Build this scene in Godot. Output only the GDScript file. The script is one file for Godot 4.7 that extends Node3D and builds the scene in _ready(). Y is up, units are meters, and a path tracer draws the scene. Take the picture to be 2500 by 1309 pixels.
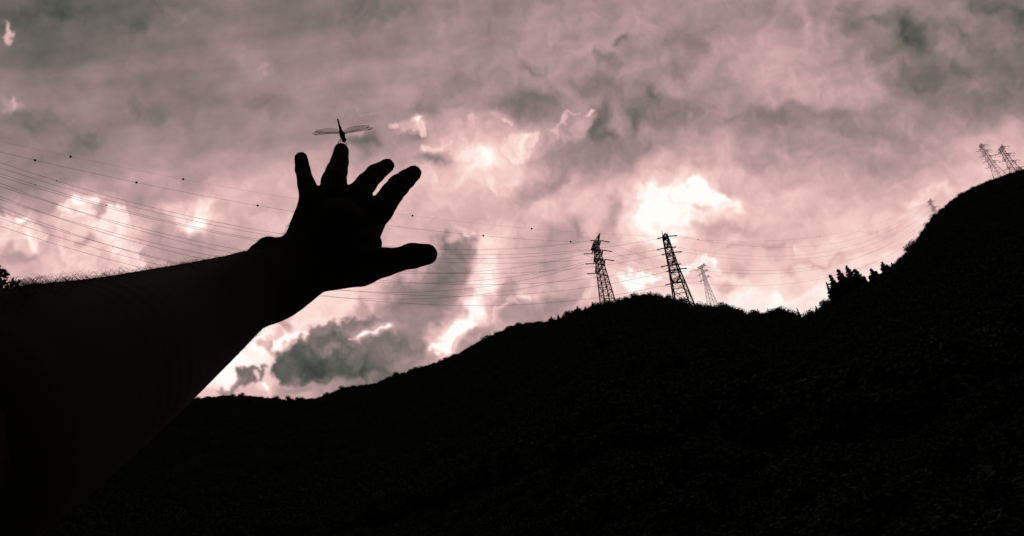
extends Node3D
# A raised arm with a dragonfly on one fingertip, held up against a clouded sky
# over forested mountains that carry power lines.

# ---------------------------------------------------------------- camera
const FOCAL := 1900.0          # in pixels of the 2500 x 1309 photograph
const EYE := Vector3(0.0, 1.5, 0.0)
var cam_right: Vector3
var cam_up: Vector3
var cam_fwd: Vector3
var rng := RandomNumberGenerator.new()
const ORD := ["first", "second", "third", "fourth", "fifth", "sixth", "seventh", "eighth", "ninth", "tenth", "eleventh", "twelfth", "thirteenth", "fourteenth"]
const LEVEL := ["topmost", "second highest", "third highest", "third lowest", "second lowest", "lowest"]
var names := {}

func set_axes() -> void:
	# the pylons' verticals meet at about pixel (925, -1995)
	var up_in_cam := Vector3(-325.0, 2650.0, -FOCAL).normalized()
	var pitch := asin(-up_in_cam.z)
	cam_fwd = Vector3(0, sin(pitch), -cos(pitch))
	var r0 := Vector3(1, 0, 0)
	var q0 := Vector3(0, cos(pitch), sin(pitch))
	var s := up_in_cam.x / cos(pitch)
	var c := sqrt(1.0 - s * s)
	cam_right = r0 * c + q0 * s
	cam_up = q0 * c - r0 * s

func ray(x: float, y: float) -> Vector3:
	return (cam_right * (x - 1250.0) - cam_up * (y - 654.5) + cam_fwd * FOCAL).normalized()

func at(x: float, y: float, dist: float) -> Vector3:
	return EYE + ray(x, y) * dist

func pixel(p: Vector3) -> Vector2:
	var d := p - EYE
	var w := maxf(d.dot(cam_fwd), 0.0001)
	return Vector2(1250.0 + FOCAL * d.dot(cam_right) / w, 654.5 - FOCAL * d.dot(cam_up) / w)

# ---------------------------------------------------------------- naming
func numbered(called: String) -> String:
	var n: int = names.get(called, -1) + 1
	names[called] = n
	return called if n == 0 else "%s_%03d" % [called, n]

func tag(o: Node, label: String, category: String, group := "", kind := "") -> void:
	if label: o.set_meta("label", label)
	if category: o.set_meta("category", category)
	if group: o.set_meta("group", group)
	if kind: o.set_meta("kind", kind)

func thing(called: String, where: Vector3, label: String, category: String, group := "") -> Node3D:
	var o := Node3D.new()
	o.name = numbered(called)
	add_child(o)
	o.position = where
	tag(o, label, category, group)
	return o

func put(called: String, mesh: Mesh, m: Material, parent: Node = null) -> MeshInstance3D:
	var o := MeshInstance3D.new()
	o.mesh = mesh
	o.material_override = m
	o.cast_shadow = GeometryInstance3D.SHADOW_CASTING_SETTING_ON
	if parent == null:
		o.name = numbered(called)
		add_child(o)
	else:
		o.name = called
		parent.add_child(o, true)
	return o

# ---------------------------------------------------------------- mesh helpers
class Shape:
	var v := PackedVector3Array()
	var n := PackedVector3Array()
	var c := PackedColorArray()
	var i := PackedInt32Array()
	func tri(a: int, b: int, d: int) -> void:
		i.append(a); i.append(b); i.append(d)
	func tube(pts: Array, radii: Array, sides := 6) -> void:
		var count := pts.size()
		var base := v.size()
		var ref := Vector3(0.31, 0.87, 0.37)
		for k in count:
			var p: Vector3 = pts[k]
			var t: Vector3 = (pts[mini(k + 1, count - 1)] - pts[maxi(k - 1, 0)])
			t = t.normalized() if t.length() > 1e-9 else Vector3.UP
			var side := t.cross(ref)
			if side.length() < 0.05: side = t.cross(Vector3(1, 0, 0))
			side = side.normalized()
			var other := t.cross(side)
			var r: float = radii[k]
			for j in sides:
				var a := TAU * j / sides
				var d := side * cos(a) + other * sin(a)
				v.append(p + d * r)
				n.append(d)
		for k in count - 1:
			for j in sides:
				var a := base + k * sides + j
				var b := base + k * sides + (j + 1) % sides
				tri(a, b, a + sides)
				tri(b, b + sides, a + sides)
		for e in 2:
			var kk := 0 if e == 0 else count - 1
			var dir: Vector3 = (pts[0] - pts[1]).normalized() if e == 0 else (pts[count - 1] - pts[count - 2]).normalized()
			var mid := v.size()
			v.append(pts[kk]); n.append(dir)
			for j in sides:
				v.append(v[base + kk * sides + j]); n.append(dir)
			for j in sides:
				if e == 0: tri(mid, mid + 1 + (j + 1) % sides, mid + 1 + j)
				else: tri(mid, mid + 1 + j, mid + 1 + (j + 1) % sides)
	func bar(a: Vector3, b: Vector3, w: float) -> void:
		tube([a, b], [w * 0.7, w * 0.7], 4)
	func quad(a: Vector3, b: Vector3, d: Vector3, e: Vector3) -> void:
		var nn := (b - a).cross(d - a)
		nn = -nn.normalized() if nn.length() > 1e-12 else Vector3.UP
		var base := v.size()
		for p in [a, b, d, e]:
			v.append(p); n.append(nn)
		tri(base, base + 1, base + 2)
		tri(base, base + 2, base + 3)
	func ball(mid: Vector3, rad: Vector3, turn := Basis.IDENTITY, rings := 8, sides := 12) -> void:
		var base := v.size()
		for k in rings + 1:
			var a := PI * k / rings
			for j in sides:
				var b := TAU * j / sides
				var d := Vector3(sin(a) * cos(b), cos(a), sin(a) * sin(b))
				v.append(mid + turn * (d * rad))
				n.append((turn * (d / rad)).normalized())
		for k in rings:
			for j in sides:
				var p := base + k * sides + j
				var q := base + k * sides + (j + 1) % sides
				tri(p, q, p + sides)
				tri(q, q + sides, p + sides)
	func mesh() -> ArrayMesh:
		var a := []
		a.resize(Mesh.ARRAY_MAX)
		a[Mesh.ARRAY_VERTEX] = v
		a[Mesh.ARRAY_NORMAL] = n
		if c.size() == v.size(): a[Mesh.ARRAY_COLOR] = c
		a[Mesh.ARRAY_INDEX] = i
		var m := ArrayMesh.new()
		m.add_surface_from_arrays(Mesh.PRIMITIVE_TRIANGLES, a)
		return m

func matt(lin: Color, rough := 1.0, spec := 0.06) -> StandardMaterial3D:
	var m := StandardMaterial3D.new()
	m.albedo_color = lin.linear_to_srgb()
	m.roughness = rough
	m.metallic_specular = spec
	return m

func noise(freq: float, octaves: int, sd: int) -> FastNoiseLite:
	var f := FastNoiseLite.new()
	f.noise_type = FastNoiseLite.TYPE_SIMPLEX_SMOOTH
	f.fractal_type = FastNoiseLite.FRACTAL_FBM
	f.fractal_octaves = octaves
	f.frequency = freq
	f.seed = sd
	return f

# ---------------------------------------------------------------- sky
const SKY_W := 4096
const SKY_H := 2048
# brightness of the cloud deck every 125 pixels, from the photograph's top left
const DECK := [
	[.42, .36, .40, .40, .44, .46, .47, .47, .50, .52, .51, .53, .55, .55, .58, .55, .56, .54, .53, .47, .47],
	[.43, .41, .44, .47, .50, .51, .52, .53, .54, .56, .58, .60, .60, .56, .56, .62, .61, .52, .46, .48, .47],
	[.52, .50, .51, .51, .50, .52, .54, .55, .57, .56, .55, .55, .54, .55, .59, .61, .62, .60, .49, .49, .49],
	[.50, .48, .50, .53, .56, .57, .58, .60, .57, .66, .62, .55, .53, .57, .60, .57, .57, .56, .59, .65, .69],
	[.50, .51, .53, .57, .62, .65, .66, .66, .66, .66, .62, .65, .68, .72, .67, .65, .65, .65, .68, .72, .76],
	[.55, .56, .56, .55, .60, .64, .66, .67, .67, .58, .70, .64, .68, .74, .71, .69, .71, .74, .77, .77, .76],
	[.68, .72, .74, .72, .70, .74, .82, .74, .57, .56, .64, .58, .72, .76, .78, .82, .83, .80, .78, .76, .76],
	[.65, .66, .68, .70, .84, .90, .60, .50, .50, .62, .62, .60, .66, .72, .76, .80, .80, .78, .76, .76, .76],
	[.60, .60, .62, .62, .62, .62, .60, .58, .60, .60, .60, .62, .66, .72, .76, .80, .80, .78, .76, .76, .76],
]
# single clouds and gaps: centre x, y, half width, half height, turn in degrees, brightness, edge softness, ruffle
const CLOUDS := [
	# thick dark patches of the upper deck
	[150, 28, 60, 30, 10, .33, .9, .5], [60, 45, 50, 30, -20, .37, .9, .5], [330, 70, 70, 30, -10, .40, .9, .5], [390, 20, 40, 20, 0, .37, .9, .5],
	[430, 30, 60, 24, 10, .51, .9, .5], [365, 265, 90, 40, 5, .47, .9, .5], [200, 335, 60, 30, 0, .44, .9, .5], [100, 300, 70, 30, 10, .46, .9, .5],
	[870, 30, 40, 40, 0, .45, .9, .5], [640, 255, 60, 25, 0, .50, .9, .5], [1300, 255, 75, 42, 0, .455, .8, .5], [1040, 262, 60, 30, 10, .49, .9, .5],
	[1110, 210, 80, 22, -8, .52, .9, .5], [1530, 105, 34, 14, 0, .49, .8, .5], [1485, 150, 55, 12, 5, .49, .8, .5], [1700, 110, 36, 55, -15, .51, .9, .6],
	[1640, 165, 32, 22, 10, .49, .8, .5], [1450, 205, 60, 25, 0, .50, .9, .6], [1290, 170, 50, 12, 5, .51, .8, .5], [1480, 200, 30, 40, 20, .50, .9, .6],
	[1580, 240, 30, 26, 0, .42, .7, .6], [1558, 290, 26, 46, 28, .43, .7, .6], [1640, 280, 85, 36, 5, .49, .8, .5], [1462, 300, 26, 54, 14, .40, .8, .6],
	[1480, 345, 40, 22, 0, .44, .8, .6], [1390, 385, 80, 30, -20, .50, .8, .6], [1350, 440, 120, 30, -32, .55, .9, .5], [1570, 355, 24, 20, 0, .50, .8, .6],
	[1840, 295, 90, 34, 5, .51, .9, .4], [1380, 340, 20, 38, 18, .49, .8, .6],
	[2080, 60, 44, 36, 0, .45, .8, .6], [2212, 60, 40, 34, 30, .32, .7, .6], [2225, 95, 26, 20, 0, .33, .9, .6], [2150, 45, 50, 14, -10, .44, .8, .6],
	[2200, 170, 50, 18, 25, .42, .8, .6], [2256, 205, 26, 16, 0, .39, .8, .6], [2345, 180, 30, 40, 10, .44, .8, .6], [2290, 250, 70, 22, 20, .50, .8, .6],
	[2430, 12, 80, 18, 12, .42, .8, .5], [2490, 40, 40, 30, 40, .37, .7, .6], [2340, 90, 60, 14, 25, .45, .8, .6], [2420, 140, 20, 60, -30, .44, .8, .6],
	[1990, 275, 130, 30, 3, .51, .9, .4], [2100, 318, 120, 26, 6, .53, .9, .4], [1900, 290, 50, 22, 0, .50, .9, .4], [2370, 218, 32, 18, 0, .58, .8, .6],
	[2130, 200, 70, 60, 20, .635, .9, .5], [2110, 180, 30, 60, -30, .63, .9, .5], [2300, 110, 40, 50, 10, .53, .9, .6], [2430, 100, 30, 30, 0, .54, .9, .6],
	[1970, 75, 20, 90, 0, .64, .9, .6], [1790, 110, 36, 24, 20, .65, .9, .5], [2330, 20, 40, 16, 10, .56, .8, .6],
	[1560, 60, 44, 26, 20, .64, .9, .6], [1350, 100, 70, 30, 10, .61, .9, .6], [1650, 210, 40, 24, 30, .62, .9, .6],
	# faint light wisps
	[4, 78, 9, 27, 0, .66, .6, .5], [8, 90, 8, 14, 0, .70, .6, .5], [18, 252, 34, 22, 5, .64, .5, .8], [40, 248, 10, 10, 0, .66, .5, .6],
	[640, 172, 32, 11, -8, .62, .8, .8], [598, 148, 28, 14, -50, .57, .8, .8], [590, 120, 14, 7, -30, .59, .7, .8], [894, 265, 30, 4, 8, .61, .8, .8],
	[1930, 380, 70, 22, 0, .66, .9, .5], [1700, 300, 24, 16, 20, .60, .8, .6], [2130, 425, 26, 5, -40, .66, .8, .6], [2440, 345, 100, 22, -18, .70, .9, .5],
	# round the sun
	[1165, 400, 160, 92, 0, .80, .9, .4], [1160, 440, 120, 15, -4, .85, .7, .6], [1210, 468, 34, 12, 30, .85, .7, .6], [1175, 390, 74, 60, 0, .86, .9, .4],
	[1262, 362, 36, 34, 0, .84, .25, 1.1], [1275, 352, 14, 14, 0, .90, .5, .9], [1298, 347, 17, 8, -20, .86, .4, .9], [1290, 365, 12, 10, 0, .84, .5, .9],
	[1240, 425, 30, 36, -30, .81, .8, .6], [1135, 312, 34, 12, -50, .74, .6, .8], [1236, 302, 11, 8, 0, .78, .6, .7], [1215, 290, 40, 16, 0, .67, .8, .7],
	[1062, 352, 40, 11, -10, .82, .4, .9], [1040, 440, 44, 22, 0, .79, .8, .6], [1040, 358, 20, 6, 0, .86, .5, .8],
	[900, 352, 46, 28, 0, .43, .8, .6], [875, 320, 40, 14, -10, .62, .8, .7], [1070, 386, 62, 22, 0, .50, .7, .6], [1005, 330, 28, 28, 0, .47, .7, .6],
	[1003, 304, 34, 22, -25, .72, .6, .9], [1013, 297, 15, 11, -35, .92, .25, 1.1], [966, 309, 18, 9, -10, .80, .4, .8], [1020, 315, 12, 12, 0, .78, .4, .8],
	[1400, 312, 54, 30, -40, .64, .5, .8], [1350, 335, 10, 36, 18, .70, .6, .7], [1385, 285, 40, 6, -33, .74, .4, .6], [1440, 272, 16, 8, -50, .76, .4, .7], [1510, 305, 24, 34, -20, .60, .7, .7],
	[1175, 384, 36, 38, 0, .92, .9, .3], [1175, 384, 14, 18, 0, 1.02, .8, .2],
	# towering clouds on the left
	[230, 600, 120, 80, 10, .80, .9, .7], [40, 590, 80, 60, 0, .78, .9, .7], [215, 580, 96, 70, 10, .86, .25, 1.2], [185, 512, 44, 30, -20, .87, .25, 1.2], [223, 489, 13, 10, 0, .90, .4, .8], [197, 490, 18, 13, 0, .95, .5, .8],
	[278, 545, 44, 32, 20, .91, .25, 1.2], [302, 580, 28, 42, -10, .89, .25, 1.2], [322, 628, 26, 38, 10, .87, .25, 1.2], [235, 645, 100, 30, 0, .78, .6, .8],
	[215, 590, 30, 18, 0, .64, .7, .7], [235, 520, 22, 18, 0, .68, .6, .7], [160, 570, 24, 40, -20, .72, .8, .7],
	[25, 562, 56, 44, 30, .83, .25, 1.2], [38, 528, 24, 14, 20, .93, .25, 1.2], [78, 568, 24, 24, 0, .89, .25, 1.2], [8, 600, 14, 24, 0, .84, .5, .8], [70, 590, 24, 18, 0, .86, .5, .8],
	[60, 626, 60, 18, 5, .62, .8, .6], [110, 560, 18, 40, -30, .66, .8, .5], [40, 660, 60, 14, 0, .72, .8, .6], [130, 640, 40, 30, 0, .78, .8, .6], [380, 590, 60, 40, 10, .63, .9, .5],
	[470, 522, 66, 42, 5, .83, .6, .8], [476, 540, 32, 24, 0, .98, .8, .6], [432, 508, 14, 14, 0, .80, .6, .8], [524, 500, 14, 12, -30, .82, .5, .8],
	# middle, below the hand
	[1120, 600, 60, 26, 5, .49, .6, .7], [1105, 645, 56, 56, 0, .49, .8, .7], [1075, 690, 80, 28, 5, .46, .8, .6], [1000, 705, 90, 26, 0, .52, .8, .6], [985, 740, 80, 26, -20, .48, .8, .7],
	[1045, 735, 80, 26, -20, .50, .8, .6], [1065, 780, 50, 26, -30, .50, .7, .6], [960, 780, 60, 26, -20, .56, .8, .7], [1120, 560, 24, 10, 0, .76, .7, .8], [1140, 574, 22, 5, 5, .84, .5, .8],
	[1210, 605, 60, 34, 0, .83, .8, .7], [1240, 640, 50, 50, 0, .77, .8, .7], [1190, 650, 26, 95, 6, .90, .8, .6], [1172, 712, 28, 44, 28, .92, .8, .7], [1150, 755, 60, 30, -45, .93, .8, .7],
	[1330, 590, 70, 40, 0, .60, .8, .6], [1400, 570, 44, 40, 0, .58, .8, .6], [1330, 660, 60, 40, 0, .62, .8, .7], [1340, 505, 60, 20, -10, .78, .8, .6], [1260, 525, 40, 26, 0, .74, .9, .6], [1435, 560, 20, 24, 0, .74, .8, .6],
	[1250, 735, 40, 60, 10, .56, .7, .7], [1300, 770, 70, 36, -20, .57, .8, .6], [1215, 768, 7, 36, 30, .82, .6, .6], [1285, 716, 34, 7, -5, .84, .5, .9], [1262, 732, 22, 6, 30, .78, .6, .8], [1380, 740, 70, 20, -10, .57, .8, .6],
	[1440, 690, 22, 60, 0, .78, .7, .6], [1430, 735, 20, 18, -30, .82, .7, .6],
	[1118, 805, 80, 44, -30, .86, .8, .7], [1112, 815, 48, 22, -40, 1.05, .5, .8], [1143, 802, 26, 15, -5, 1.05, .4, .8], [1080, 846, 36, 15, -28, 1.05, .4, .8], [1058, 862, 12, 8, -50, .97, .4, .8],
	[1142, 768, 70, 20, -58, .97, .8, .8], [1245, 745, 66, 10, -52, .80, .8, .8], [1180, 830, 44, 34, -30, .62, .5, .7], [1130, 865, 50, 16, -28, .64, .6, .6], [1110, 760, 24, 16, 0, .66, .8, .7],
	# bright gap and dark cumulus over the far ridge
	[600, 885, 110, 60, -35, .95, .7, .6], [640, 855, 60, 40, 0, .93, .8, .6], [700, 834, 80, 15, -14, 1.0, .5, .5], [820, 745, 90, 36, -5, .84, .9, .5], [720, 770, 60, 30, -25, .83, .9, .6],
	[690, 795, 36, 14, 30, .68, .6, .9], [652, 838, 14, 22, 0, .70, .6, .9], [706, 758, 30, 12, -40, .70, .7, .9], [675, 815, 16, 12, 0, .74, .7, .9],
	[880, 760, 24, 30, 0, .62, .7, .9], [905, 745, 16, 24, 10, .76, .7, .8],
	[840, 885, 168, 74, 3, .46, .25, 1.1], [815, 818, 66, 44, -20, .47, .25, 1.1], [862, 798, 30, 30, 0, .50, .25, 1.0], [790, 800, 20, 16, 0, .50, .25, 1.0], [905, 800, 50, 30, 0, .52, .5, .9], [735, 868, 44, 32, -20, .43, .25, 1.1],
	[690, 895, 24, 40, 0, .42, .2, .8], [960, 862, 90, 50, -10, .50, .6, .6], [765, 903, 84, 32, 0, .29, .9, .4], [830, 890, 90, 26, -5, .38, .9, .4], [905, 905, 56, 18, -18, .34, .8, .5], [960, 890, 40, 14, -20, .44, .8, .5],
	[770, 956, 110, 13, 0, .60, .6, .6], [690, 950, 30, 18, 0, .64, .7, .6], [850, 940, 60, 10, -10, .56, .7, .6], [985, 880, 30, 26, 20, .60, .8, .6],
	[916, 814, 32, 7, -14, .90, .4, .8], [942, 810, 11, 6, 0, 1.0, .4, .5], [888, 820, 14, 8, -30, .94, .4, .7], [866, 831, 14, 5, 0, .74, .5, .8],
	[600, 930, 46, 24, -28, .48, .25, .9], [612, 912, 20, 18, 0, .49, .2, .9], [638, 912, 15, 26, 8, .50, .2, .9], [556, 950, 40, 14, -20, .56, .5, .7], [622, 920, 6, 9, 0, .80, .6, .5], [655, 925, 9, 40, 0, .80, .6, .6], [648, 944, 8, 7, 0, .99, .5, .5],
	[640, 965, 60, 8, 0, .72, .7, .5],
	# the bright break above the pylons
	[1660, 500, 160, 95, -5, .86, .9, .6], [1650, 505, 95, 62, -8, .96, .9, .8], [1500, 520, 24, 76, 20, .61, .8, .6], [1760, 470, 60, 30, 10, .64, .8, .6], [1440, 480, 44, 26, 0, .75, .9, .6],
	[1640, 505, 84, 56, -10, 1.0, .6, .9], [1600, 530, 46, 46, 0, 1.06, .6, .9], [1690, 465, 56, 24, 20, 1.03, .5, .9], [1742, 480, 40, 20, 30, 1.03, .5, .9], [1772, 513, 36, 18, -18, .95, .8, .8],
	[1640, 434, 18, 11, 0, .90, .5, .9], [1600, 470, 30, 24, 0, .93, .6, .9], [1625, 575, 60, 22, 0, .95, .5, .9], [1570, 572, 24, 16, 0, .88, .6, .9], [1665, 545, 40, 20, 0, .95, .6, .9], [1714, 500, 16, 12, 0, .78, .8, .7],
	[1760, 565, 90, 22, -5, .66, .8, .6], [1550, 625, 50, 20, 0, .70, .8, .6],
	[1542, 695, 28, 28, -25, 1.02, .4, .8], [1541, 664, 8, 13, 0, .95, .4, .6], [1585, 668, 34, 18, 8, 1.02, .45, .8], [1560, 720, 34, 14, 0, .84, .8, .6], [1620, 690, 30, 20, 0, .80, .8, .6],
	[1712, 628, 28, 16, 5, 1.02, .25, 1.1], [1680, 652, 44, 15, -22, .98, .4, .9], [1725, 655, 26, 14, 0, .88, .5, .8], [1705, 690, 40, 26, 0, .82, .7, .7], [1776, 600, 10, 5, 0, .82, .4, .7], [1812, 615, 8, 4, 0, .78, .5, .7],
	[1800, 660, 60, 20, 0, .70, .9, .5], [1760, 705, 40, 14, 0, .70, .9, .5],
	# glow over the saddle
	[1880, 745, 200, 50, -8, .90, .9, .4], [1910, 730, 60, 16, -20, .93, .9, .4], [1960, 614, 6, 20, -16, .86, .4, .4], [1962, 628, 8, 8, 0, .88, .5, .4],
	[2080, 600, 150, 16, -14, .80, .9, .5], [2200, 535, 80, 10, -22, .82, .9, .5], [2240, 490, 50, 14, -30, .85, .8, .5], [2290, 480, 26, 14, -40, .86, .9, .5],
	[2010, 640, 140, 7, -13, .72, .9, .4], [2050, 665, 120, 6, -13, .74, .9, .4], [2120, 570, 120, 6, -16, .74, .9, .4], [1850, 600, 120, 10, -5, .69, .9, .4],
	[2000, 690, 120, 22, -14, .83, .9, .4],
]
# brightness to colour: the sky's greenish greys, dusty pinks and creamy whites
const TONES := [[0.0, 8, 9, 8], [.22, 50, 55, 51], [.32, 80, 82, 77], [.40, 106, 101, 96], [.50, 139, 122, 119], [.60, 172, 144, 143], [.70, 206, 168, 167], [.80, 236, 194, 191], [.88, 250, 216, 209], [.95, 254, 238, 230], [1.0, 255, 252, 248], [1.2, 255, 254, 251]]

func sky_image() -> Image:
	var lut := PackedByteArray()
	for k in 1201:
		var l := k / 1000.0
		var j := 0
		while j < TONES.size() - 2 and l > TONES[j + 1][0]: j += 1
		var a: Array = TONES[j]
		var b: Array = TONES[j + 1]
		var t: float = clampf((l - a[0]) / (b[0] - a[0]), 0.0, 1.0)
		for ch in 3: lut.append(int(round(lerpf(a[1 + ch], b[1 + ch], t))))
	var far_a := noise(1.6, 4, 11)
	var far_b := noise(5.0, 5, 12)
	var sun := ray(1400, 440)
	# the whole sky, coarsely: a broken deck, kept darker to dim arm and slopes
	var lw := 1024
	var lh := 512
	var low := PackedByteArray()
	low.resize(lw * lh * 3)
	for y in lh:
		var el := (0.5 - (y + 0.5) / lh) * PI
		for x in lw:
			var az := ((x + 0.5) / lw - 0.5) * TAU
			var d := Vector3(sin(az) * cos(el), sin(el), -cos(az) * cos(el))
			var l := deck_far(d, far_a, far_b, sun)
			var o := int(clampf(l, 0.0, 1.2) * 1000.0) * 3
			var w := (y * lw + x) * 3
			low[w] = lut[o]; low[w + 1] = lut[o + 1]; low[w + 2] = lut[o + 2]
	var img := Image.create_from_data(lw, lh, false, Image.FORMAT_RGB8, low)
	img.resize(SKY_W, SKY_H, Image.INTERPOLATE_CUBIC)
	# the part round the view direction, finely
	var x0 := int(SKY_W * (0.5 - 66.0 / 360.0))
	var x1 := int(SKY_W * (0.5 + 66.0 / 360.0))
	var y0 := int(SKY_H * (0.5 - 72.0 / 180.0))
	var y1 := int(SKY_H * (0.5 - 12.0 / 180.0))
	var tw := x1 - x0
	var th := y1 - y0
	var deck := Image.create(21, 9, false, Image.FORMAT_RF)
	for r in 9:
		for c in 21: deck.set_pixel(c, r, Color(DECK[r][c], 0, 0))
	deck.resize(21 * 24, 9 * 24, Image.INTERPOLATE_CUBIC)
	var dk := deck.get_data().to_float32_array()
	var dw := 21 * 24
	var dh := 9 * 24
	var warp_a := noise(1.0 / 95.0, 5, 21)
	var warp_b := noise(1.0 / 95.0, 5, 22)
	var fine := noise(1.0 / 240.0, 6, 23)
	var streak := noise(1.0 / 130.0, 4, 24)
	var puff := noise(1.0 / 60.0, 5, 25)
	puff.fractal_type = FastNoiseLite.FRACTAL_RIDGED
	puff.fractal_gain = 0.55
	var grain := noise(1.0 / 70.0, 5, 26)
	grain.fractal_gain = 0.6
	var uu := PackedFloat32Array(); uu.resize(tw * th)
	var vv := PackedFloat32Array(); vv.resize(tw * th)
	var ru := PackedFloat32Array(); ru.resize(tw * th)
	var ll := PackedFloat32Array(); ll.resize(tw * th)
	var ww := PackedFloat32Array(); ww.resize(tw * th)
	var tx := PackedFloat32Array(); tx.resize(tw * th)
	for y in th:
		var el := (0.5 - (y + y0 + 0.5) / SKY_H) * PI
		var ce := cos(el)
		var se := sin(el)
		for x in tw:
			var k := y * tw + x
			var az := ((x + x0 + 0.5) / SKY_W - 0.5) * TAU
			var d := Vector3(sin(az) * ce, se, -cos(az) * ce)
			var f := d.dot(cam_fwd)
			if f < 0.2:
				ww[k] = 1.0
				continue
			var u := 1250.0 + FOCAL * d.dot(cam_right) / f
			var v := 654.5 - FOCAL * d.dot(cam_up) / f
			var out := maxf(maxf(-u, u - 2500.0), maxf(-v, v - 1100.0))
			if out > 500.0:
				ww[k] = 1.0
				continue
			ww[k] = smoothstep(40.0, 480.0, out)
			var wu := u + warp_a.get_noise_2d(u, v) * 34.0
			var wv := v + warp_b.get_noise_2d(u, v) * 34.0
			uu[k] = wu
			vv[k] = wv
			ru[k] = puff.get_noise_2d(wu, wv) - 0.1
			var gx := clampi(int((wu / 125.0 + 0.5) * 24.0), 0, dw - 1)
			var gy := clampi(int((wv / 125.0 + 0.5) * 24.0), 0, dh - 1)
			var l := dk[gy * dw + gx] + 0.018 + 0.055 * smoothstep(250.0, 500.0, v)
			l += fine.get_noise_2d(u * 0.8 + v * 0.25, v * 1.3) * 0.07
			l += streak.get_noise_2d(u * 0.35 + v * 0.2, v * 1.6 + u * 0.25) * 0.035
			var gr := grain.get_noise_2d(wu, wv)
			var calm := smoothstep(1500.0, 500.0, u) * smoothstep(520.0, 300.0, v)
			l += gr * lerpf(0.06, 0.02, calm)
			tx[k] = gr * 0.10 - ru[k] * 0.035
			ll[k] = l
	var all_clouds := []
	for cd in CLOUDS:
		# light scattered in the thin cloud round a bright gap
		if cd[5] >= .84 and cd[6] < .7: all_clouds.append([cd[0], cd[1], cd[2] * 1.35 + 8.0, cd[3] * 1.35 + 8.0, cd[4], minf(cd[5] - .06, .86), .9, .5, .55])
		all_clouds.append(cd)
	for cd in all_clouds:
		var share: float = cd[8] if cd.size() > 8 else 0.95
		var cx: float = cd[0]
		var cy: float = cd[1]
		var soft: float = (maxf(cd[6], .38) if cd[7] < 1.0 else cd[6]) if cd[6] < .7 else cd[6]
		var reach: float = (2.3 if cd[6] >= 0.7 else 1.0 + soft * 0.7 + 0.6 * cd[7]) * maxf(cd[2], cd[3]) + 26.0
		var bx0 := tw; var bx1 := 0; var by0 := th; var by1 := 0
		for ox in [-1.0, 0.0, 1.0]:
			for oy in [-1.0, 0.0, 1.0]:
				var d := ray(cx + ox * reach, cy + oy * reach)
				var px := int((atan2(d.x, -d.z) / TAU + 0.5) * SKY_W) - x0
				var py := int((0.5 - asin(d.y) / PI) * SKY_H) - y0
				bx0 = mini(bx0, px); bx1 = maxi(bx1, px); by0 = mini(by0, py); by1 = maxi(by1, py)
		bx0 = maxi(bx0, 0); by0 = maxi(by0, 0); bx1 = mini(bx1, tw - 1); by1 = mini(by1, th - 1)
		var ca := cos(deg_to_rad(cd[4]))
		var sa := sin(deg_to_rad(cd[4]))
		var ia: float = 1.0 / cd[2]
		var ib: float = 1.0 / cd[3]
		var ruf: float = cd[7] * clampf(13.0 / sqrt(float(cd[2] * cd[3])), 0.14, 0.6)
		var lum: float = cd[5]
		var wide: bool = cd[6] >= 0.7
		var billow: bool = cd[7] > 1.0
		var lo := 1.0 - soft * 0.75
		var hi := 1.0 + soft * 0.6
		for y in range(by0, by1 + 1):
			for x in range(bx0, bx1 + 1):
				var k := y * tw + x
				if ww[k] >= 1.0: continue
				var du := uu[k] - cx
				var dv := vv[k] - cy
				var a := (du * ca + dv * sa) * ia
				var b := (dv * ca - du * sa) * ib
				var q := a * a + b * b
				if q > 7.0: continue
				q = sqrt(q) + ru[k] * ruf
				if wide:
					q = maxf(q, 0.0)
					ll[k] += (lum + tx[k] * 0.7 - ll[k]) * exp(-1.25 * q * q) * share
					continue
				if q >= hi: continue
				var m := 1.0
				if q > lo:
					m = (hi - q) / (hi - lo)
					m = m * m * (3.0 - 2.0 * m)
				ll[k] += (lum + (tx[k] * (1.0 if lum < .9 else .6) if not billow else tx[k] * .8 - ru[k] * .07) - ll[k]) * m
	var sky := img.get_data()
	rng.seed = 5
	for y in th:
		var el := (0.5 - (y + y0 + 0.5) / SKY_H) * PI
		for x in tw:
			var k := y * tw + x
			var w := ww[k]
			if w >= 1.0: continue
			var l := 0.61 + (ll[k] - 0.6) * 1.15
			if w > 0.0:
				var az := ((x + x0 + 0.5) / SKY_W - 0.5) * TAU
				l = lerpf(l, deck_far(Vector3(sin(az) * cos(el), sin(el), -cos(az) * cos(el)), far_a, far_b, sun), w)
			var o := int(clampf(l + (rng.randf() - 0.5) * 0.008, 0.0, 1.2) * 1000.0) * 3
			var p := ((y + y0) * SKY_W + x + x0) * 3
			sky[p] = lut[o]; sky[p + 1] = lut[o + 1]; sky[p + 2] = lut[o + 2]
	return Image.create_from_data(SKY_W, SKY_H, false, Image.FORMAT_RGB8, sky)

func deck_far(d: Vector3, a: FastNoiseLite, b: FastNoiseLite, sun: Vector3) -> float:  # cloud outside the view, set darker to cut light on arm and slopes
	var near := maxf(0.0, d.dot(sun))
	return 0.38 + a.get_noise_3d(d.x, d.y * 1.7, d.z) * 0.13 + b.get_noise_3d(d.x, d.y * 1.7, d.z) * 0.08 + 0.10 * pow(near, 6.0)

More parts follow.
